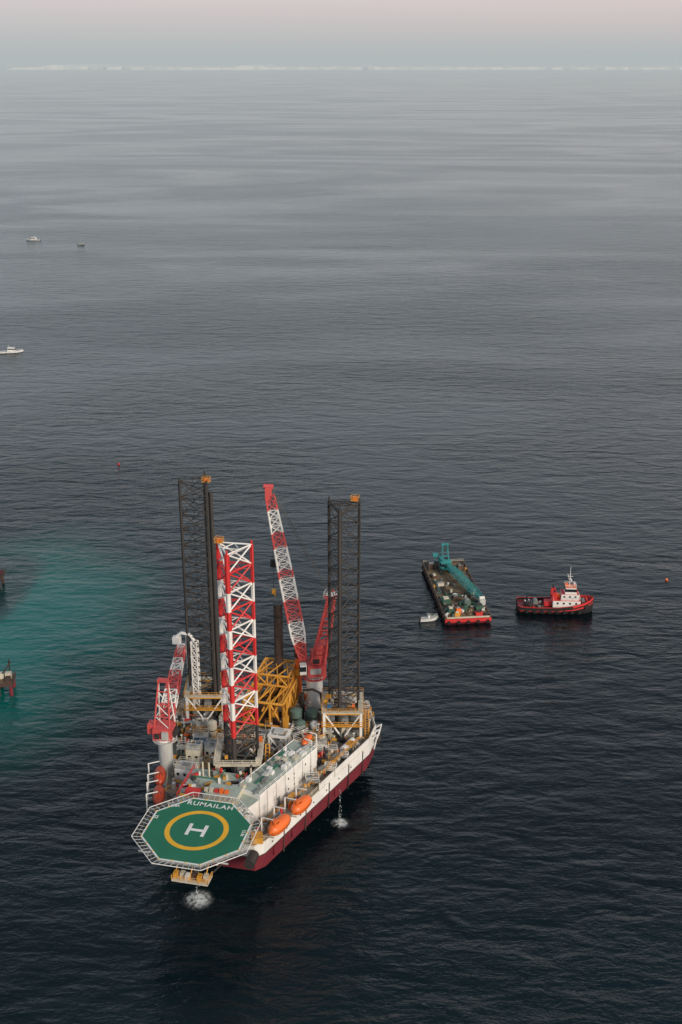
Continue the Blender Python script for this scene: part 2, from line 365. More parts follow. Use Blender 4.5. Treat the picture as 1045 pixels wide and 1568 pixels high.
# big crane -----------------------------------------------------
c=MB();cx,cy=8.5,62
c.cyl((cx,cy,DK),(cx,cy,20.6),2.0,'white',20);c.cyl((cx,cy,20.3),(cx,cy,21.6),2.4,'lgrey',20);c.cyl((cx,cy,DK),(cx,cy,12),2.5,'white',20)
c.rail([(cx+2.9*math.cos(i*.785),cy+2.9*math.sin(i*.785),20.6) for i in range(8)],'red',closed=True,r=.06)
c.cyl((cx,cy,20.4),(cx,cy,20.6),3.0,'cranered',16)
cr_=.35
c.box((cx+.4,cy,23.0),(4.4,5.4,2.8),'cranered',cr_);c.box((cx+.9,cy+.5,25.7),(3.6,4.2,2.4),'cranered',cr_)
c.box((cx+1.4,cy+.2,28.2),(2.6,3.0,2.2),'cranered',cr_,taper=.9)
c.box((cx+.9,cy-1.75,25.4),(1.6,.2,1.2),'dark',cr_);c.box((cx+.9,cy-2.4,23.2),(2.6,.9,1.4),'lgrey',cr_)
c.box((cx-2.1,cy-2.7,23.6),(1.6,1.8,2.4),'white',cr_);c.box((cx-2.15,cy-3.1,23.9),(1.65,1.2,1.3),'glass',cr_)
c.box((cx-3.0,cy+.2,25.6),(2.0,2.0,2.2),'cranered',cr_)
for (a0,a1) in(((-.4,-1.8,25),(3.4,.2,41.6)),((-.4,1.8,25),(3.4,1.4,41.6)),((3.0,-1.8,25),(4.8,.0,41.6)),((3.0,2,25),(4.8,1.6,41.6))):
    c.cyl((cx+a0[0],cy+a0[1],a0[2]),(cx+a1[0],cy+a1[1],a1[2]),.3,'cranered',6)
for z in(28.5,31,33.5,36,38.5):
    u=(z-25)/16.6; xl=cx-.4+3.8*u;xr=cx+3.0+1.8*u;u2=min(1,u+.15);xr2=cx+3.0+1.8*u2
    for yy in(-1.8+1.8*u,1.9-.4*u):
        c.cyl((xl,cy+yy,z),(xr,cy+yy,z),.16,'cranered',5);c.cyl((xl,cy+yy,z),(xr2,cy+yy,z+2.5),.13,'cranered',5)
    c.cyl((xl,cy-1.8+2*u,z),(xl,cy+1.8-.4*u,z),.16,'cranered',5)
c.box((cx+4.0,cy+.7,41.9),(3.0,2.4,.25),'cranered');c.rail([(cx+2.5,cy-.5,42),(cx+5.5,cy-.5,42),(cx+5.5,cy+1.9,42),(cx+2.5,cy+1.9,42)],'white',closed=True,r=.06)
c.cyl((cx+3.2,cy+.2,42.7),(cx+5,cy+.2,42.7),.6,'white',10);c.box((cx+4.0,cy+.9,42.8),(1.3,1.2,1.1),'cranered')
foot=V((cx-2.6,cy-1.2,25.8));tip=V((cx-11.6,cy+4.5,64.8))
def bf(u): 
    return 'cranered' if (u<.10 or .21<u<.37 or .48<u<.56 or .66<u<.78 or u>.93) else 'white'
wf=lambda u: 1.6+1.7*min(1,u/.14)-(max(0,u-.5)*2.6)
df=lambda u: .8+1.6*min(1,u/.2)-max(0,u-.6)*3.6
lattice(c,foot,tip,(1,.25,0),wf,df,22,.2,.10,bf)
c.box(tip+V((-.3,0,1.0)),(1.6,1.8,2.4),'cranered',.3);c.cyl(tip+V((-1.4,0,2.0)),tip+V((.8,.4,2.0)),.65,'cranered',10)
c.box(tip+V((-.4,0,-.6)),(1.5,1.5,1.2),'cranered',.3)
for k in(-.5,.5,1.0):
    c.cyl((cx+3.8,cy+k,42.8),tip+V((k*.6,0,1.8)),.06,'dark',4)
c.cyl((tip.x+.8,tip.y-1,65),(tip.x+.8,tip.y-1,48.5),.06,'dark',4)
c.box((tip.x+.8,tip.y-1,47.8),(1.3,.8,1.8),'black');c.cyl((tip.x+.8,tip.y-1,47),(tip.x+.8,tip.y-1,40.6),.06,'dark',4)
c.box((tip.x+.8,tip.y-1,40.4),(1.0,.6,1.2),'yellow',.4);c.cyl((tip.x+.8,tip.y-1,39.9),(tip.x+1.2,tip.y-1,39.2),.2,'yellow',6)
c.obj('pedestal_crane_large',rig)

# small crane ---------------------------------------------------
c=MB();cx,cy=-17.6,29
c.cyl((cx,cy,8),(cx,cy,19.2),1.6,'lgrey',18);c.cyl((cx,cy,19),(cx,cy,20.0),2.1,'white',18);c.cyl((cx,cy,19.4),(cx,cy,19.6),2.8,'lgrey',14)
c.rail([(cx+2.7*math.cos(i*.785),cy+2.7*math.sin(i*.785),19.6) for i in range(8)],'white',closed=True,r=.05)
c.box((cx,cy,21.5),(4.2,4.2,2.9),'cranered',.1);c.box((cx-2.7,cy-.3,22.2),(1.6,2.3,2.3),'cranered',.1);c.box((cx-2.7,cy+.3,22.5),(1.65,1.4,1.0),'glass',.1)
c.box((cx+1,cy-2.2,21.6),(1.4,.9,1.8),'lgrey',.1);c.box((cx-.9,cy-2.2,21.3),(1.0,.7,1.2),'dark',.1);c.box((cx+2.3,cy+.4,21.2),(.9,2.6,1.4),'dark',.1)
for sx in(-1.8,1.8):
    c.cyl((cx+sx,cy-1.4,22.8),(cx+sx*.6,cy+1.0,33.4),.2,'cranered',6);c.cyl((cx+sx,cy+2,22.8),(cx+sx*.6,cy+1.0,33.4),.18,'white',6)
    for z in(25,27.2,29.4,31.4): u=(z-22.8)/10.6;c.cyl((cx+sx*(1-.4*u),cy-1.4+2.4*u,z),(cx+sx*(1-.4*u),cy+2-u,z),.11,'white',5)
for z in(25.4,28.2,31): u=(z-22.8)/10.6;w=1.8*(1-.4*u);c.cyl((cx-w,cy-1.4+2.4*u,z),(cx+w,cy-1.4+2.4*u,z),.15,'cranered',5);c.cyl((cx-w,cy-1.4+2.4*u,z),(cx+w*1.08,cy-1.9+2.4*u,z-2.6),.1,'white',5)
c.box((cx,cy+1,33.6),(2.4,1.3,.5),'cranered')
foot=V((cx-.4,cy+2.2,23));tip=V((-20.8,50,30.8))
lattice(c,foot,tip,(1,.1,0),lambda u:3.2-1.5*u,lambda u:1.4+1.0*min(1,u*3)-1.3*max(0,u-.5),11,.18,.1,lambda u:'white' if int(u*5)%2 else 'cranered')
c.box(tip,(1.7,1.6,1.7),'white',.2);c.cyl((cx,cy+1,33.5),tip+V((0,0,1)),.05,'dark',4);c.cyl((cx+.8,cy+1,33.5),tip+V((.5,0,1)),.05,'dark',4)
c.cyl(tip,tip+V((0,.5,-7)),.05,'dark',4)
c.obj('pedestal_crane_small',rig)
g=MB()
gx,gy=-21.2,53
lattice(g,(gx+2.6,gy,14),(gx+2.6,gy,31.4),(1,0,0),lambda u:1.4,lambda u:1.2,9,.17,.1,lambda u:'white')
g.path([(gx+2.6,gy,31.4),(gx+1.6,gy,33.0),(gx-.6,gy,33.2),(gx-2,gy,32)],.4,'white',8);g.box((gx-1.8,gy,31.2),(1.8,1.4,1.8),'white')
g.path([(gx+.6,gy,32.6),(gx+.6,gy,24)],.16,'white',5);g.path([(gx-1.2,gy,31),(gx+2,gy,26)],.14,'white',5)
g.obj('boom_rest',rig)

# yellow truss package -------------------------------------------
y=MB()
def truss(x0,x1,y0,y1,z0,z1,nx,ny,r,mat):
    xs=[x0+(x1-x0)*i/nx for i in range(nx+1)];ys=[y0+(y1-y0)*i/ny for i in range(ny+1)]
    for yy in(y0,y1):
        for i in range(nx+1):
            y.cyl((xs[i],yy,z0),(xs[i],yy,z1),r,mat,6)
            if i<nx:
                a,b=(z0,z1) if i%2 else (z1,z0)
                y.cyl((xs[i],yy,a),(xs[i+1],yy,b),r*.8,mat,6)
        for z in(z0,z1): y.cyl((x0,yy,z),(x1,yy,z),r*1.2,mat,6)
    for xx in(x0,x1):
        for i in range(ny+1):
            y.cyl((xx,ys[i],z0),(xx,ys[i],z1),r,mat,6)
            if i<ny:
                a,b=(z0,z1) if i%2 else (z1,z0)
                y.cyl((xx,ys[i],a),(xx,ys[i+1],b),r*.8,mat,6)
        for z in(z0,z1): y.cyl((xx,y0,z),(xx,y1,z),r*1.2,mat,6)
    for i in range(nx): y.cyl((xs[i],y0,z1),(xs[i+1],y1,z1),r*.8,mat,6);y.cyl((xs[i+1],y0,z1),(xs[i],y1,z1),r*.7,mat,6)
truss(-6,3.8,50,63,12.5,18.6,3,4,.3,'yellow')
truss(-5,3.0,58,66,18.8,21.6,3,2,.24,'yellow')
for xx in(-4,-1,2): y.cyl((xx,49,17),(xx,65,17.4),.26,'yellow',6)
for k in range(6): y.cyl((-5.8+k*1.8,50.5,18.7),(-4.8+k*1.6,63,18.7),.15,'yellow',6)
y.box((-1,58,12.1),(10,15,.4),'rust');y.box((-2,55,14),(3,4,3),'rust',.1);y.box((1.5,60,14),(3,3,3.4),'yellow',.1)
y.box((1,52,14.6),(2.0,1.2,1.2),'yellow',.3);y.box((4.6,49.5,13.8),(1.2,1.2,4),'yellow')
y.cyl((-1.2,64.8,DK),(-1.2,64.8,37.4),1.1,'rust',16);y.cyl((-1.2,64.8,37.4),(-1.2,64.8,37.6),1.25,'dark',16)
for z in(19,24,29,34): y.cyl((-1.2,64.8,z),(-1.2,64.8,z+.4),1.17,'dark',16)
y.cyl((3.9,64.4,14),(3.9,64.4,27),.8,'orange',12);y.cyl((3.9,64.4,19),(3.9,64.4,21),1.1,'yellow',12);y.cyl((3.9,64.4,24),(3.9,64.4,25),1.15,'rust',12);y.box((3.9,64.2,28.2),(2.0,1.8,1.8),'cranered')
y.cyl((6.6,57.5,DK),(6.6,57.5,18),.5,'dark',10);y.path([(6.6,58,18.4),(9,58,19.0),(11,58,18.2),(11.6,58,13)],.3,'dark',7)
y.obj('yellow_truss_package',rig)
w=MB()
for sx in(3.2,7.2):
    for sy in(40,43.2): w.box((sx,sy,13.6),(.4,.4,5.2),'white')
for sy in(40,43.2):
    w.box((5.2,sy,16.3),(4.6,.5,.5),'white');w.cyl((3.2,sy,DK),(7.2,sy,16),.18,'white',6);w.cyl((7.2,sy,DK),(3.2,sy,16),.18,'white',6)
for sx in(3.2,7.2): w.box((sx,41.6,16.3),(.5,2.7,.4),'white');w.cyl((sx,40,DK),(sx,43.2,16),.16,'white',6)
w.box((5.2,41.6,16.8),(2.2,1.6,.6),'lgrey')
w.obj('white_handling_frame',rig)
t=MB()
for (x,y_,r_,h_,m_) in((6.0,53.5,1.5,4.6,'tank'),(9.6,55,1.5,4.2,'tank'),(7.9,50.2,1.3,3.4,'tank'),(-11.6,43.5,1.1,4.8,'cream'),(-9.0,45,1.1,4.2,'lgrey'),(11.2,50.6,1.0,3.4,'lgrey')):
    t.cyl((x,y_,DK),(x,y_,DK+h_),r_,m_,16);t.cyl((x,y_,DK+h_),(x,y_,DK+h_+.5),r_,m_,16,r2=r_*.4);t.cyl((x,y_,DK+h_*.6),(x,y_,DK+h_*.6+.2),r_*1.05,'dark',16)
t.cyl((-13.8,37,13),(-9.3,38.5,13),1.1,'blue',14);t.cyl((19.6,44,12.4),(21.0,48.4,12.4),.75,'white',12)
t.obj('storage_tanks',rig)
cb=MB()
def cabin(x,y_,sx,sy,sz,rz,mat='white',z=DK,top='lgrey'):
    cb.box((x,y_,z+sz/2),(sx,sy,sz),mat,rz,top=top)
    cc,ss=math.cos(rz),math.sin(rz)
    k=int(sx/1.4)
    for i in range(k):
        u=(i+.5)/k*sx-sx/2
        cb.box((x+u*cc+(sy/2)*ss,y_+u*ss-(sy/2)*cc,z+sz*.62),(.6,.1,.7),'glass',rz)
    cb.box((x,y_,z+sz+.2),(sx*.3,sy*.3,.4),'grey',rz)
    cb.rail([(x+(a*sx*cc-b_*sy*ss)*.48,y_+(a*sx*ss+b_*sy*cc)*.48,z+sz) for a,b_ in((-1,-1),(1,-1),(1,1),(-1,1))],'cream',closed=True,r=.05,h=.9)
cabin(-12.0,27.2,4.6,3.6,3.4,0);cabin(-12.2,32.5,3.2,2.8,4.8,.1,'cream');cabin(-9.1,35.8,2.8,2.8,3.8,0,'white')
cabin(-13.6,41.0,3.6,2.4,2.6,.3,'blue');cabin(-15,45.6,2.4,2.4,2.6,.2,'lgrey');cabin(-5.8,40,2.8,2.4,2.8,.0,'cream');cabin(14.3,44.5,2.8,2.2,2.4,.2,'white')
cabin(-10.4,49.5,2.4,2.6,2.6,0,'white');cabin(10.7,46,2.2,2.2,2.4,.4,'yellow');cabin(16.5,64,3.6,2.8,2.8,0,'white');cabin(-9.0,55,2.6,4.4,3.8,0,'grey')
cb.obj('deck_cabins',rig)
def inside(x,y_,m=1.2):
    if y_<8.5 or y_>68: return False
    hw=HW(min(y_,50)) if y_<50 else (24.8 if y_<56 else 24.8-(y_-56)*.4)
    return abs(x)<hw-m
def blocked(x,y_):
    for q,rr in((LL,4.2),(LR,4.2),(LF,4.6)):
        if abs(x-q[0])<rr and abs(y_-q[1])<rr:return True
    if y_<24.6 and -9.5<x<8: return True
    if -6.5<x<4.2 and 49.5<y_<67 and random.random()<.75:return True
    p=V((x,y_))-A_;a=p.dot(dirn);b=-p.dot(out)
    return -1<a<22.5 and -1<b<7.0
cl=MB();cols=['white']*9+['cream']*5+['yellow']*5+['grey']*4+['lgrey']*4+['dark']*4+['red']*3+['blue']*2+['orange','rust','rust','tank']
n=0
while n<900:
    x=random.uniform(-25,25);y_=random.uniform(9,68)
    if not inside(x,y_) or blocked(x,y_): continue
    n+=1;m=random.choice(cols);k=random.random();rz=random.choice([0,.33,-.33,1.57,random.random()])
    if k<.40: 
        s_=(random.uniform(.3,1.8),random.uniform(.3,1.0),random.uniform(.3,1.5));cl.box((x,y_,DK+s_[2]/2+.01*random.random()),s_,m,rz)
        if random.random()<.5: cl.box((x,y_,DK+s_[2]+.15),(s_[0]*.5,s_[1]*.6,.3),random.choice(cols),rz)
    elif k<.55: cl.cyl((x,y_,DK),(x,y_,DK+random.uniform(.8,2.8)),random.uniform(.1,.45),m,10)
    elif k<.74:
        L_=random.uniform(1.5,5.5);z=DK+random.uniform(.4,1.6);x2,y2=x+L_*math.cos(rz),y_+L_*math.sin(rz)
        if inside(x2,y2):
            for q in range(random.randint(1,4)): cl.cyl((x-q*.3*math.sin(rz),y_+q*.3*math.cos(rz),z),(x2-q*.3*math.sin(rz),y2+q*.3*math.cos(rz),z),.1,m,6)
    elif k<.82:
        hh=random.uniform(2,4.4);cl.cyl((x,y_,DK),(x,y_,DK+hh),.08,m,5);cl.box((x,y_,DK+hh),(.5,.3,.2),'white',rz)
    elif k<.93:
        s_=random.uniform(1.0,2.2);z=DK+random.uniform(1.2,2.6)
        cl.box((x,y_,z),(s_*1.4,s_,.1),random.choice(['grey','cream','grey']),rz)
        c_,s2=math.cos(rz),math.sin(rz)
        pts=[(x+a*s_*.7*c_-b*s_*.5*s2,y_+a*s_*.7*s2+b*s_*.5*c_,z) for a,b in((-1,-1),(1,-1),(1,1),(-1,1))]
        cl.rail(pts,random.choice(['yellow','yellow','white']),closed=True,r=.05,h=1)
        for p in pts: cl.cyl((p[0],p[1],DK),p,.08,'cream',4)
    else:
        a=random.uniform(1.0,1.8)
        cl.cyl((x-a/2,y_,DK+.7),(x+a/2,y_,DK+.7),.45,m,10);cl.cyl((x-a/2,y_,DK+.7),(x-a/2+.1,y_,DK+.7),.65,'yellow',10);cl.cyl((x+a/2-.1,y_,DK+.7),(x+a/2,y_,DK+.7),.65,'yellow',10)
for k in range(14):
    tt=23+k*1.9; ss=HW(tt)-2.3
    cl.box((ss,tt,DK+1.5+(.8 if k%3==0 else 0)),(1.3,1.9,.12),'grey' if k%4 else 'yellow',-.32);cl.rail([(ss+.6,tt-.9,DK+1.6),(ss+1.1,tt+.9,DK+1.6)],'yellow',r=.06,h=1)
for k in range(9):
    tt=14+k*2.6; ss=HW(tt)-3.4
    cl.rail([(ss,tt,DK+.05),(ss+.8,tt+2.4,DK+.05)],'yellow',r=.07,h=1.1)
cl.box((9.4,9.3,DK+.7),(2.4,2.4,1.4),'yellow',.3);cl.box((7.0,9.4,DK+.9),(1.8,2.0,1.8),'lgrey')
for k in range(3):
    b0=V((24.2,51.5+k*2.4,DK));cl.cyl(b0,b0+V((2.0,.4,1.4)),.16,'white',6);cl.cyl(b0+V((0,1.4,0)),b0+V((2.0,.4,1.4)),.16,'white',6);cl.cyl(b0+V((2.0,.4,1.4)),b0+V((1.2,.4,-2.6)),.16,'white',6)
cl.box((26.0,54.6,9.4),(.8,2.2,.9),'dark')
cl.obj('deck_equipment',rig)
# cooling-water discharge
def splash(name,s_,t_,z1,r_,fm):
    mb=MB()
    for ri,zz in((r_*1.6,.10),(r_*1.1,.2)):
        n_=28;vs=[(0,0,zz)]+[(ri*math.cos(i*2*math.pi/n_),ri*math.sin(i*2*math.pi/n_),zz) for i in range(n_)]
        mb.add(vs,[(0,1+i,1+(i+1)%n_) for i in range(n_)],fm)
    for k in range(260):
        a=random.random()*6.28;rr=min(abs(random.gauss(0,.42)),1.3)*r_;z=random.random()**2*1.0*max(.08,1.0-rr/r_);q=random.uniform(.012,.03)
        p=V((rr*math.cos(a),rr*math.sin(a),z+.1));mb.cyl(p,p+V((0,0,q*2.5)),q,'mark',5)
    for k in range(5):
        a=random.random()*6.28;mb.cyl((.1*math.cos(a),.1*math.sin(a),z1),(.4*math.cos(a),.4*math.sin(a),.2),.03,'spray',5,r2=.08)
    mb.obj(name,rig,(s_,t_,0))
splash('cooling_water_discharge_bow',-1.2,2.0,14,2.3,'foamdisc');splash('cooling_water_discharge_side',21.4,33.4,9,1.5,'foamdisc2')

# ---------------------------------------------------------------- hull helper for boats
def ship(mb,st,cols,deckmat):
    fr=[0]+[c[0] for c in cols];secs=[]
    for x,hb,kz,dz in st:
        half=[]
        for f in fr:
            k=.55+.45*min(1,f*1.6);half.append((x,hb*k,kz+(dz-kz)*f))
        secs.append(half+[(a,-b,c_) for a,b,c_ in half[::-1]])
    n=len(fr)
    def mf(j,i):
        if i<n-1:return cols[i][1]
        if i==n-1:return deckmat
        if i<2*n-1:return cols[2*n-2-i][1]
        return cols[0][1]
    mb.loft(secs,cols[0][1],smooth=False,matf=mf)
# ---------------------------------------------------------------- TUG
tug=empty('tugboat',(66.8,328,0),math.radians(-3))
t=MB()
st=[(-11.8,2.9,-1,1.7),(-11,3.5,-1,1.6),(-6,3.8,-1,1.5),(0,3.9,-1,1.7),(5,3.8,-1,2.3),(8.5,3.0,-1,3.0),(10.5,1.7,-1,3.5),(11.6,.3,-.5,3.8)]
ship(t,st,[(.45,'black'),(.78,'black'),(1,'red')],'maroon')
def bul(sgn):
    for a,b in zip(st,st[1:]):
        pa=V((a[0],sgn*a[1],a[3]));pb=V((b[0],sgn*b[1],b[3]))
        t.add([pa,pb,pb+V((0,0,.8)),pa+V((0,0,.8))],[(0,1,2,3)],'black' if a[0]<3 else 'red')
        t.cyl(pa+V((0,0,.8)),pb+V((0,0,.8)),.09,'red',5);t.cyl(pa+V((0,sgn*.12,-.1)),pb+V((0,sgn*.12,-.1)),.2,'black',6)
bul(1);bul(-1);t.add([(-11.8,-2.9,1.7),(-11.8,2.9,1.7),(-11.8,2.9,2.5),(-11.8,-2.9,2.5)],[(0,1,2,3)],'black')
for k in range(8):
    for s in(1,-1): t.cyl((-9+k*2.3,s*3.85,1.1),(-9+k*2.3,s*4.15,1.1),.5,'black',10)
for k in range(6): u=k/5;t.cyl((9.0+2.4*u,2.8*(1-u)+.1,2.8),(9.0+2.4*u,2.9*(1-u)+.3,2.0),.4,'black',8);t.cyl((9.0+2.4*u,-2.8*(1-u)-.1,2.8),(9.0+2.4*u,-2.9*(1-u)-.3,2.0),.4,'black',8)
t.box((3.2,0,3.1),(8.4,5.0,2.2),'white',top='red');t.box((4.2,0,5.2),(5.4,4.0,2.0),'white',top='red')
t.box((4.4,0,7.2),(3.6,3.4,2.0),'white',top='orange',taper=.9)
t.box((4.4,0,7.4),(3.6,3.38,.9),'glass',taper=.96)
for k in range(4):
    for s in(1,-1): t.box((.4+k*1.9,s*2.52,3.4),(.6,.06,.6),'glass')
for k in range(3):
    for s in(1,-1): t.box((2.4+k*1.7,s*2.02,5.4),(.6,.06,.6),'glass')
t.rail([(-1,-2.4,4.2),(-1,2.4,4.2)],'white',r=.05);t.rail([(1.3,-2.4,4.2),(7.3,-2.4,4.2),(7.3,2.4,4.2),(1.3,2.4,4.2)],'white',r=.05)
t.rail([(2.6,-1.5,8.2),(6.0,-1.5,8.2),(6.0,1.5,8.2),(2.6,1.5,8.2)],'white',closed=True,r=.05,h=.9)
for s in(1,-1):
    t.box((-.6,s*1.6,5.2),(1.6,1.0,3.2),'red',taper=.85);t.cyl((-.6,s*1.6,6.8),(-.8,s*1.6,7.5),.28,'black',8)
t.box((-2.4,0,2.5),(2.2,2.4,1.4),'red');t.box((.6,0,5.0),(1.2,1.4,1.2),'orange')
t.cyl((4,0,8),(4,0,14.8),.13,'white',6,r2=.07);t.cyl((4,-1.2,11.5),(4,1.2,11.5),.07,'white',4);t.cyl((4,-.8,12.9),(4,.8,12.9),.07,'white',4);t.cyl((3.2,0,11.5),(4.9,0,11.5),.07,'white',4)
t.cyl((4,0,9.5),(3.2,0,12.5),.07,'white',4);t.box((4.4,0,10.4),(.4,1.7,.2),'white');t.cyl((5.6,1,8.3),(5.6,1,9.0),.35,'white',8);t.cyl((5.4,-1,8.3),(5.4,-1,9.1),.2,'orange',8);t.box((3,.0,8.8),(.9,1.1,.7),'orange')
t.cyl((-6.2,-1.4,2.6),(-6.2,1.4,2.6),.8,'grey',12);t.box((-6.2,0,2.0),(2,3.4,.8),'dark');t.path([(-8.6,-2.6,1.7),(-8.6,-2.6,3.6),(-8.6,2.6,3.6),(-8.6,2.6,1.7)],.16,'black',6)
t.cyl((8.6,-1,3.4),(8.6,1,3.4),.5,'grey',10);t.box((9.6,0,3.6),(.5,1.6,1.0),'red')
for k in range(22): t.box((random.uniform(-10.5,-3),random.uniform(-2.4,2.4),1.9),(random.uniform(.3,1.0),random.uniform(.3,.9),random.uniform(.4,1)),random.choice(['dark','grey','black','rust','white','lgrey','red']),random.random())
t.obj('tug_body',tug)

# ---------------------------------------------------------------- BARGE with crawler crane
barge=empty('crane_barge',(36.6,339,0),math.atan2(.10,.995))
b=MB();BW,BL=14.2,42.5
bp=[(-BW/2,-BL/2),(BW/2,-BL/2),(BW/2,BL/2),(-BW/2,BL/2)]
b.prism(bp,-.6,.9,'maroon',inset0=.04);b.prism([(x*1.002,y_*1.001) for x,y_ in bp],.9,2.1,'bargebrown','bargedeck',bottom=False)
b.box((0,-BL/2-.12,1.5),(BW,.2,1.1),'red')
for k in range(14):
    for s in(1,-1): b.cyl((s*BW/2,-19+k*3,1.0),(s*(BW/2+.35),-19+k*3,1.0),.55,'black',10)
for k in range(5): b.cyl((-6+k*3,-BL/2,1.0),(-6+k*3,-BL/2-.4,1.0),.55,'black',10)
for s in(1,-1): b.box((s*(BW/2-.2),0,2.35),(.3,BL-.6,.5),'bargebrown')
for s in(1,-1): b.box((0,s*(BL/2-.3),2.3),(BW-1,.3,.4),'cream' if s<0 else 'rust')
for k in range(10):
    for s in(1,-1): b.box((s*(BW/2-.7),-19+k*4.2,2.4),(.5,.9,.6),random.choice(['dark','yellow','rust']))
b.box((-2.8,7,2.16),(5,12,.1),'bargedeck')
for k in range(150):
    x=random.uniform(-6.2,6.2);y_=random.choice([random.uniform(-20,-2),random.uniform(-20,-6),random.uniform(-20,20)])
    s_=(random.uniform(.3,1.8),random.uniform(.3,1.3),random.uniform(.3,1.0))
    b.box((x,y_,2.1+s_[2]/2),s_,random.choice(['bargegreen','bargebrown','bargebrown','rust','dark','cream','bargedeck','bargebrown','deck','tank','white','bargedeck']),random.random()*1.5)
for (x,y_,s_,m_) in((-2.6,-18,(1.4,1.4,2.0),'orange'),(-4.8,-17.4,(1.8,2.2,1.8),'bargegreen'),(-5.0,-10.4,(2.6,3.0,1.8),'bargegreen'),(1.2,-12.6,(2,2,2.0),'tank'),(4.4,-15,(2.4,3,1.4),'bargegreen'),(-4.4,2,(2.0,1.6,1.5),'cream'),(-1.4,-8,(2,1.6,1.3),'rust'),(4.9,-4,(1.6,1.6,1.4),'cream'),(-3.2,-19.7,(1.6,1.0,1.3),'yellow'),(4.4,15,(1.6,2.2,1.4),'bargebrown'),(-4.9,16.5,(2.6,2.0,1.8),'rust'),(3.6,-19.2,(2.2,1.4,1.0),'red'),(0,-16.5,(1.0,1.0,2.2),'bargegreen'),(-5.2,9,(1.4,2.4,1.0),'bargebrown')):
    b.box((x,y_,2.1+s_[2]/2),s_,m_,.1);b.box((x,y_,2.3+s_[2]),(s_[0]*.6,s_[1]*.5,.4),random.choice(['dark','grey','cream']),.1)
for k in range(6): b.cyl((-5.8+k*.5,-4,2.5+.1*(k%2)),(-5.4+k*.5,6,2.5),.18,random.choice(['rust','dark','tank']),7)
b.rail([(-6.8,20.8,2.1),(6.8,20.8,2.1)],'cream',r=.06)
b.obj('barge_hull',barge)
k=MB()
for s in(1,-1):
    k.box((s*1.9-.5,14.6,2.7),(.9,6.0,1.1),'dark')
    for q in(-2.9,2.9): k.cyl((s*1.9-.95,14.6+q,2.75),(s*1.9-.05,14.6+q,2.75),.55,'dark',10)
k.box((-.5,14.6,3.3),(3.0,3.6,.7),'teal');k.cyl((-.5,14.6,3.6),(-.5,14.6,4.0),1.2,'dark',14)
k.box((-.5,16.0,4.9),(3.1,4.8,1.9),'teal',.1);k.box((-.5,18.4,4.7),(3.5,1.0,1.7),'tank',.1);k.box((-1.9,12.8,4.8),(1.2,1.8,1.9),'teal',.1);k.box((-1.9,12.6,5.1),(1.24,1.6,.9),'glass',.1)
for q in range(3): k.box((-.5+q*.8,16,5.95),(.5,1.4,.25),'dark',.1)
for s in(1,-1):
    k.cyl((-.5+s*1.0,14.0,5.8),(-.3+s*.8,17.4,10.2),.17,'teal',6);k.cyl((-.5+s*1.0,18.0,5.8),(-.3+s*.8,17.4,10.2),.15,'teal',6)
k.box((-.3,17.4,10.3),(2.4,.6,.6),'teal')
k.box((-3.4,17.6,6.6),(1.8,1.2,.9),'teal');k.cyl((-3.4,17.6,2.1),(-3.4,17.6,6.4),.2,'teal',6)
lattice(k,(-.2,13,5.0),(6.0,-12.4,4.2),(1,.25,0),lambda u:.8+1.4*min(1,u*5)-max(0,u-.8)*5,lambda u:.7+.9*min(1,u*5)-max(0,u-.8)*4,17,.14,.08,lambda u:'teal')
k.cyl((-.2,17.2,10.4),(5.8,-12,4.8),.06,'dark',4);k.cyl((.4,17.2,10.4),(6.2,-12,4.8),.06,'dark',4)
k.box((5.9,-13,3.3),(1.8,1.4,2.2),'lgrey',.2);k.cyl((5.1,-12.8,4.7),(6.7,-12.8,4.7),.5,'white',10)
k.obj('crawler_crane',barge)

# ---------------------------------------------------------------- small boats
def motorboat(name,loc,rz,L,W,cabin=True,wake=0,dark=False):
    e=empty(name,loc,rz);mb=MB();mt='grey' if dark else 'white'
    st=[(-L/2,W*.42,-.3,.9),(-L*.2,W*.5,-.3,.95),(L*.15,W*.48,-.3,1.1),(L*.35,W*.3,-.2,1.3),(L*.5,.06,.2,1.5)]
    ship(mb,st,[(.3,'blue' if not dark else 'dark'),(1,mt)],'lgrey')
    if cabin:
        mb.box((-.02*L,0,1.0+L*.07),(L*.38,W*.7,L*.13),mt,taper=.82);mb.box((.0,0,1.05+L*.085),(L*.365,W*.68,L*.05),'glass',taper=.93)
        mb.box((-.08*L,0,1.0+L*.155),(L*.22,W*.55,.12),mt);mb.cyl((-.1*L,0,1+L*.15),(-.14*L,0,1+L*.28),.06,'white',4)
    else:
        mb.box((0,0,1.3),(L*.12,W*.35,1.0),mt);mb.box((-.02*L,0,2.2),(L*.22,W*.6,.1),'grey')
        for s in(1,-1):
            for q in(-.1,.07): mb.cyl((q*L,s*W*.25,1),(q*L,s*W*.25,2.2),.05,'lgrey',4)
        mb.box((-L*.52,0,1.1),(.5,.9,1.3),'dark')
    mb.rail([(L*.1,W*.4,1.1),(L*.46,.1,1.4),(L*.1,-W*.4,1.1)],'lgrey',r=.04,h=.7)
    mb.obj('boat_body',e)
    if wake:
        wk=MB();n_=24;vs=[]
        for i in range(n_+1):
            u=i/n_;x=L*.3-u*wake;w_=W*(.5+u*1.1)+.5*noise.noise(V((i*.7,0,3)));vs+=[(x,w_,.06+.25*(1-u)),(x,-w_,.06+.25*(1-u))]
        wk.add(vs,[(2*i,2*i+1,2*i+3,2*i+2) for i in range(n_)],'foam');
        vs=[(a*.95,b_*.6,c_+.1) for a,b_,c_ in vs[:26]];wk.add(vs,[(2*i,2*i+1,2*i+3,2*i+2) for i in range(12)],'mark')
        wk.obj('wake',e)
motorboat('motor_yacht',(-193.5,672,0),math.radians(8),13,4,True,wake=26)
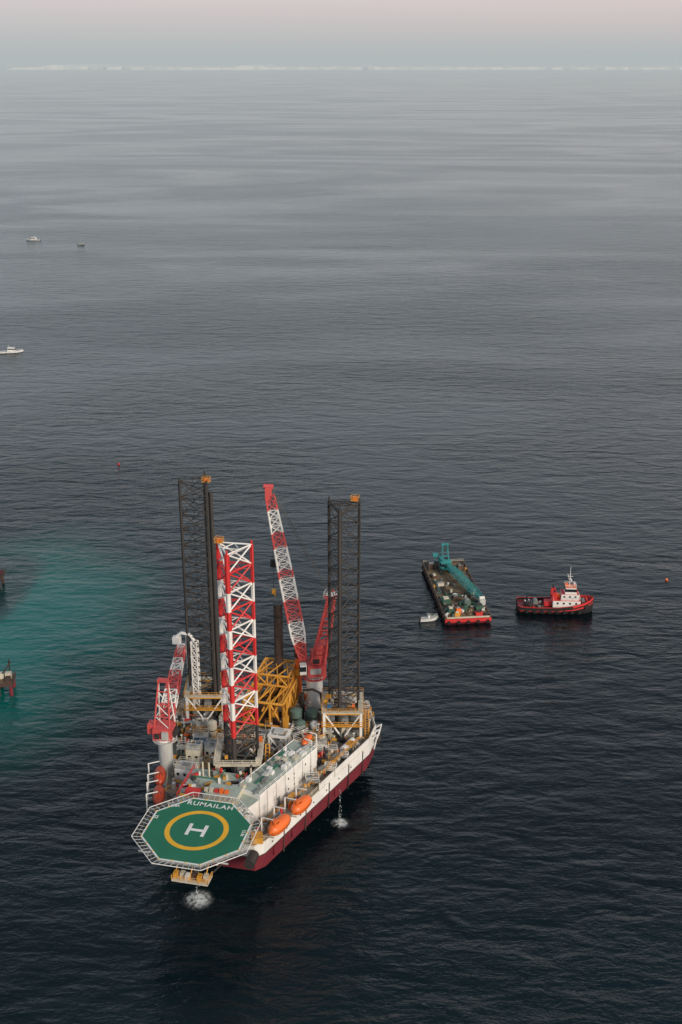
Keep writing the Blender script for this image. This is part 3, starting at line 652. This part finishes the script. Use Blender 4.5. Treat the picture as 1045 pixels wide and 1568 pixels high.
motorboat('motor_yacht',(-294,1130,0),math.radians(175),14,4.5,True)
motorboat('fishing_boat',(-242,1100,0),math.radians(20),6.5,2.2,False,dark=True)
motorboat('small_launch',(27.0,320.5,0),math.radians(8),5.6,2.1,False)
def buoy(loc,mat='orange'):
    e=MB();e.cyl((0,0,-.3),(0,0,.4),.5,mat,14);e.cyl((0,0,.4),(0,0,.8),.42,mat,12,r2=.2);e.cyl((0,0,.8),(0,0,1.1),.06,'dark',5)
    e.cyl((0,0,.2),(0,0,.3),.55,'dark',14);e.obj('mooring_buoy',None,loc)
buoy((-94.5,468,0),'red');buoy((107.5,350,0))

# ---------------------------------------------------------------- jetty at left edge
j=empty('jetty_platform',(-95.6,277,0),.12);mb=MB()
mb.box((0,0,3.4),(14,6,.8),'rust');mb.box((0,0,3.85),(13.4,5.4,.12),'bargebrown')
for x in(-6,-3,0,3,6.3):
    for y_ in(-2.4,2.4): mb.cyl((x,y_,-8),(x,y_,3.2),.5,'rust' if x<6 else 'maroon',10)
for x in(-5,-1,3.5,5.5): mb.box((x,.5,4.7),(1.6,1.4,1.6),random.choice(['rust','grey','cream']))
mb.box((5.6,-1,4.4),(1.2,3,1),'rust');mb.rail([(7,-2.4,3.8),(7,2.4,3.8)],'rust',r=.08);mb.cyl((5.8,1.5,3.8),(5.8,1.5,9),.2,'dark',6);mb.cyl((3,0,4),(6.6,0,9),.2,'rust',6)
mb.obj('jetty_deck',j)
j=empty('mooring_dolphin',(-113.2,346,0),0);mb=MB()
mb.box((0,0,3.6),(6,6,1.0),'rust')
for x in(-2,2):
    for y_ in(-2,2): mb.cyl((x*1.2,y_*1.2,-8),(x,y_,3.2),.5,'rust',10)
mb.box((1.6,0,4.7),(1.6,1.8,1.3),'maroon');mb.cyl((0,0,4),(0,0,7),.3,'dark',8);mb.rail([(-3,-3,4.1),(3,-3,4.1),(3,3,4.1)],'rust',r=.07)
mb.obj('dolphin_body',j)

# ---------------------------------------------------------------- SEA
def sea_mat():
    m,nt,b,o=newmat('sea_water');N=nt.nodes.new;L=nt.links.new
    g=N('ShaderNodeNewGeometry')
    def mapn(rot,sc,loc=(0,0,0)):
        mp=N('ShaderNodeMapping');mp.inputs['Rotation'].default_value=(0,0,rot);mp.inputs['Scale'].default_value=sc;mp.inputs['Location'].default_value=loc;L(g.outputs['Position'],mp.inputs[0]);return mp
    def nz(mp,scale,det,rough=.5,dist=0):
        n=N('ShaderNodeTexNoise');n.inputs['Scale'].default_value=scale;n.inputs['Detail'].default_value=det;n.inputs['Roughness'].default_value=rough;n.inputs['Distortion'].default_value=dist;L(mp.outputs[0],n.inputs[0]);return n
    def mth(op,a,b_=None,c_=None):
        x=N('ShaderNodeMath');x.operation=op
        for i,q in enumerate((a,b_,c_)):
            if q is None: continue
            if isinstance(q,(int,float)): x.inputs[i].default_value=q
            else: L(q,x.inputs[i])
        return x.outputs[0]
    def ramp(s,a,b_):
        r=N('ShaderNodeMapRange');r.interpolation_type='SMOOTHSTEP';r.inputs[1].default_value=a;r.inputs[2].default_value=b_;L(s,r.inputs[0]);return r.outputs[0]
    swell=nz(mapn(math.radians(14),(.42,1,1)),.13,2,.5,.6)
    chop=nz(mapn(math.radians(8),(.45,1,1)),.38,4,.6,.4)
    rip=nz(mapn(math.radians(-20),(.6,1,1)),1.6,2,.6)
    patch=nz(mapn(math.radians(9),(.5,1,1)),.007,4,.55,1.0)
    patch2=nz(mapn(math.radians(-16),(.40,1,1),(300,50,0)),.0026,5,.5,2.4)
    pf=ramp(patch.outputs[0],.35,.65);pf2=ramp(patch2.outputs[0],.42,.60)
    h1=mth('MULTIPLY',swell.outputs[0],1.8);h2=mth('MULTIPLY',chop.outputs[0],.95);h3=mth('MULTIPLY',rip.outputs[0],.13)
    hh=mth('ADD',h1,mth('ADD',h2,h3))
    amp=mth('ADD',mth('MULTIPLY_ADD',pf,.34,.24),mth('MULTIPLY',pf2,.30))
    bp=N('ShaderNodeBump');bp.inputs['Distance'].default_value=1.0;L(amp,bp.inputs['Strength']);L(hh,bp.inputs['Height'])
    L(bp.outputs[0],b.inputs['Normal'])
    sx=N('ShaderNodeSeparateXYZ');wn=nz(mapn(0,(1,1,1)),.03,4,.6)
    wv=N('ShaderNodeVectorMath');wv.operation='MULTIPLY_ADD';L(wn.outputs[1],wv.inputs[0]);wv.inputs[1].default_value=(26,40,0);L(g.outputs['Position'],wv.inputs[2]);L(wv.outputs[0],sx.inputs[0])
    def ell(cx,cy,rx,ry,a,b_):
        dx=mth('DIVIDE',mth('SUBTRACT',sx.outputs[0],cx+13),rx);dy=mth('DIVIDE',mth('SUBTRACT',sx.outputs[1],cy+20),ry)
        d=mth('SQRT',mth('ADD',mth('POWER',mth('ABSOLUTE',dx),2),mth('POWER',mth('ABSOLUTE',dy),2)));return ramp(d,b_,a)
    tq=ell(-99,314,50,92,.1,1.1)
    dk_=ell(-113,345,15,32,.6,1.0)
    c1=N('ShaderNodeMixRGB');c1.inputs[1].default_value=(.0016,.0055,.0078,1);c1.inputs[2].default_value=(.004,.0135,.0175,1);L(ramp(patch2.outputs[0],.35,.65),c1.inputs[0])
    # far sea: haze-like lightening painted into the water colour, growing with distance
    far_light=ramp(sx.outputs[1],330,1500)
    c0=N('ShaderNodeMixRGB');c0.inputs[2].default_value=(.018,.044,.052,1);L(far_light,c0.inputs[0]);L(c1.outputs[0],c0.inputs[1])
    c2=N('ShaderNodeMixRGB');c2.inputs[2].default_value=(.0,.135,.118,1);L(mth('MULTIPLY',tq,.97),c2.inputs[0]);L(c0.outputs[0],c2.inputs[1])
    c3=N('ShaderNodeMixRGB');c3.inputs[2].default_value=(.010,.030,.030,1);L(mth('MULTIPLY',dk_,.85),c3.inputs[0]);L(c2.outputs[0],c3.inputs[1])
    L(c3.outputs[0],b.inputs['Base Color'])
    b.inputs['IOR'].default_value=1.333
    L(mth('MULTIPLY_ADD',pf2,.07,.13),b.inputs['Roughness'])
    return m
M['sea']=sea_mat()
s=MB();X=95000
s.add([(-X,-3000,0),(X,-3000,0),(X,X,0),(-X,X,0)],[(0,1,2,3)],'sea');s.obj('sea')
M['sand']=paint('pale_sand',(0.92,0.84,0.76),dirt=.2,dirtcol=(.5,.5,.45),scale=.0008,streak=1)
co=MB();n_=260;vs=[];fs=[]
for i in range(n_+1):
    x=-14000+32000*i/n_;k=noise.noise(V((i*.05,0,0)));e_=noise.noise(V((i*.5,5,0)))
    y0=24000+1500*k+250*e_
    hgt=38+50*abs(noise.noise(V((i*.35,9,0))))
    if i<62 or noise.noise(V((i*.11,30,0)))>.55: hgt=-5
    if i in range(66,73) or i in range(98,102): hgt+=30
    vs+=[(x,y0,-2),(x,y0+60,hgt),(x,y0+4000,hgt*1.15),(x,y0+6000,-2)]
for i in range(n_):
    for q in range(3): fs.append((4*i+q,4*i+4+q,4*i+5+q,4*i+q+1))
co.add(vs,fs,'sand');co.obj('distant_coast')

# ---------------------------------------------------------------- atmospheric haze layer (absorbing volume; its pale light is emitted, not scattered)
hm=bpy.data.materials.new('haze');hm.use_nodes=True;nt=hm.node_tree;nt.nodes.clear();N=nt.nodes.new;L=nt.links.new
SIG=1/14000
o=N('ShaderNodeOutputMaterial');ab=N('ShaderNodeVolumeAbsorption');ab.inputs['Color'].default_value=(0,0,0,1);ab.inputs['Density'].default_value=SIG
em=N('ShaderNodeEmission');em.inputs['Color'].default_value=(.44,.485,.49,1);em.inputs['Strength'].default_value=SIG
ad=N('ShaderNodeAddShader');L(ab.outputs[0],ad.inputs[0]);L(em.outputs[0],ad.inputs[1]);L(ad.outputs[0],o.inputs['Volume'])
M['haze']=hm
hz=MB();hz.box((0,46250,165),(188000,91500,400),'haze');hz.obj('haze_layer')

# ---------------------------------------------------------------- sky
w=bpy.data.worlds.new('World');scene.world=w;w.use_nodes=True;nt=w.node_tree;nt.nodes.clear();N=nt.nodes.new;L=nt.links.new
EL=math.radians(26);AZ=math.radians(140)
o=N('ShaderNodeOutputWorld');bg=N('ShaderNodeBackground');bg.inputs['Strength'].default_value=.12;L(bg.outputs[0],o.inputs[0])
sk=N('ShaderNodeTexSky');sk.sky_type='NISHITA';sk.sun_disc=False;sk.sun_elevation=EL;sk.sun_rotation=AZ;sk.dust_density=4;sk.air_density=1.2;sk.ozone_density=1
tc=N('ShaderNodeTexCoord');sp=N('ShaderNodeSeparateXYZ');L(tc.outputs['Generated'],sp.inputs[0])
rp=N('ShaderNodeValToRGB');cr=rp.color_ramp
cr.elements[0].position=0.0;cr.elements[0].color=(.54,.56,.57,1);cr.elements[1].position=1;cr.elements[1].color=(.13,.17,.22,1)
for p_,c_ in((.018,(.64,.61,.62,1)),(.05,(.80,.70,.71,1)),(.12,(.80,.83,.88,1)),(.34,(.68,.82,.93,1)),(.6,(.25,.33,.41,1))):
    e=cr.elements.new(p_);e.color=c_
L(sp.outputs[2],rp.inputs[0])
px=N('ShaderNodeMapRange');px.inputs[1].default_value=-.35;px.inputs[2].default_value=.4;L(sp.outputs[0],px.inputs[0])
pk=N('ShaderNodeMixRGB');pk.blend_type='MULTIPLY';L(px.outputs[0],pk.inputs[0]);L(rp.outputs[0],pk.inputs[1]);pk.inputs[2].default_value=(1.10,1.0,.97,1)
sc_=N('ShaderNodeVectorMath');sc_.operation='SCALE';sc_.inputs['Scale'].default_value=1/.12;L(pk.outputs[0],sc_.inputs[0])
mx=N('ShaderNodeMixRGB');mx.inputs[0].default_value=.88;L(sk.outputs[0],mx.inputs[1]);L(sc_.outputs[0],mx.inputs[2]);L(mx.outputs[0],bg.inputs[0])
sl=bpy.data.lights.new('sun','SUN');sl.energy=2.7;sl.angle=math.radians(14);sl.color=(1,.88,.74)
so=bpy.data.objects.new('sun',sl);scene.collection.objects.link(so)
d=V((math.sin(AZ)*math.cos(EL),math.cos(AZ)*math.cos(EL),math.sin(EL)));so.rotation_euler=d.to_track_quat('Z','Y').to_euler();so.location=d*300

# ---------------------------------------------------------------- camera
cd=bpy.data.cameras.new('camera');cam=bpy.data.objects.new('camera',cd);scene.collection.objects.link(cam)
cam.location=(0,0,160);cam.rotation_euler=(math.radians(90-21.2),0,0)
cd.sensor_fit='VERTICAL';cd.sensor_height=36;cd.lens=36*1781/1568;cd.clip_start=1;cd.clip_end=300000
scene.camera=cam
scene.view_settings.view_transform='Standard';scene.view_settings.look='None';scene.view_settings.exposure=0
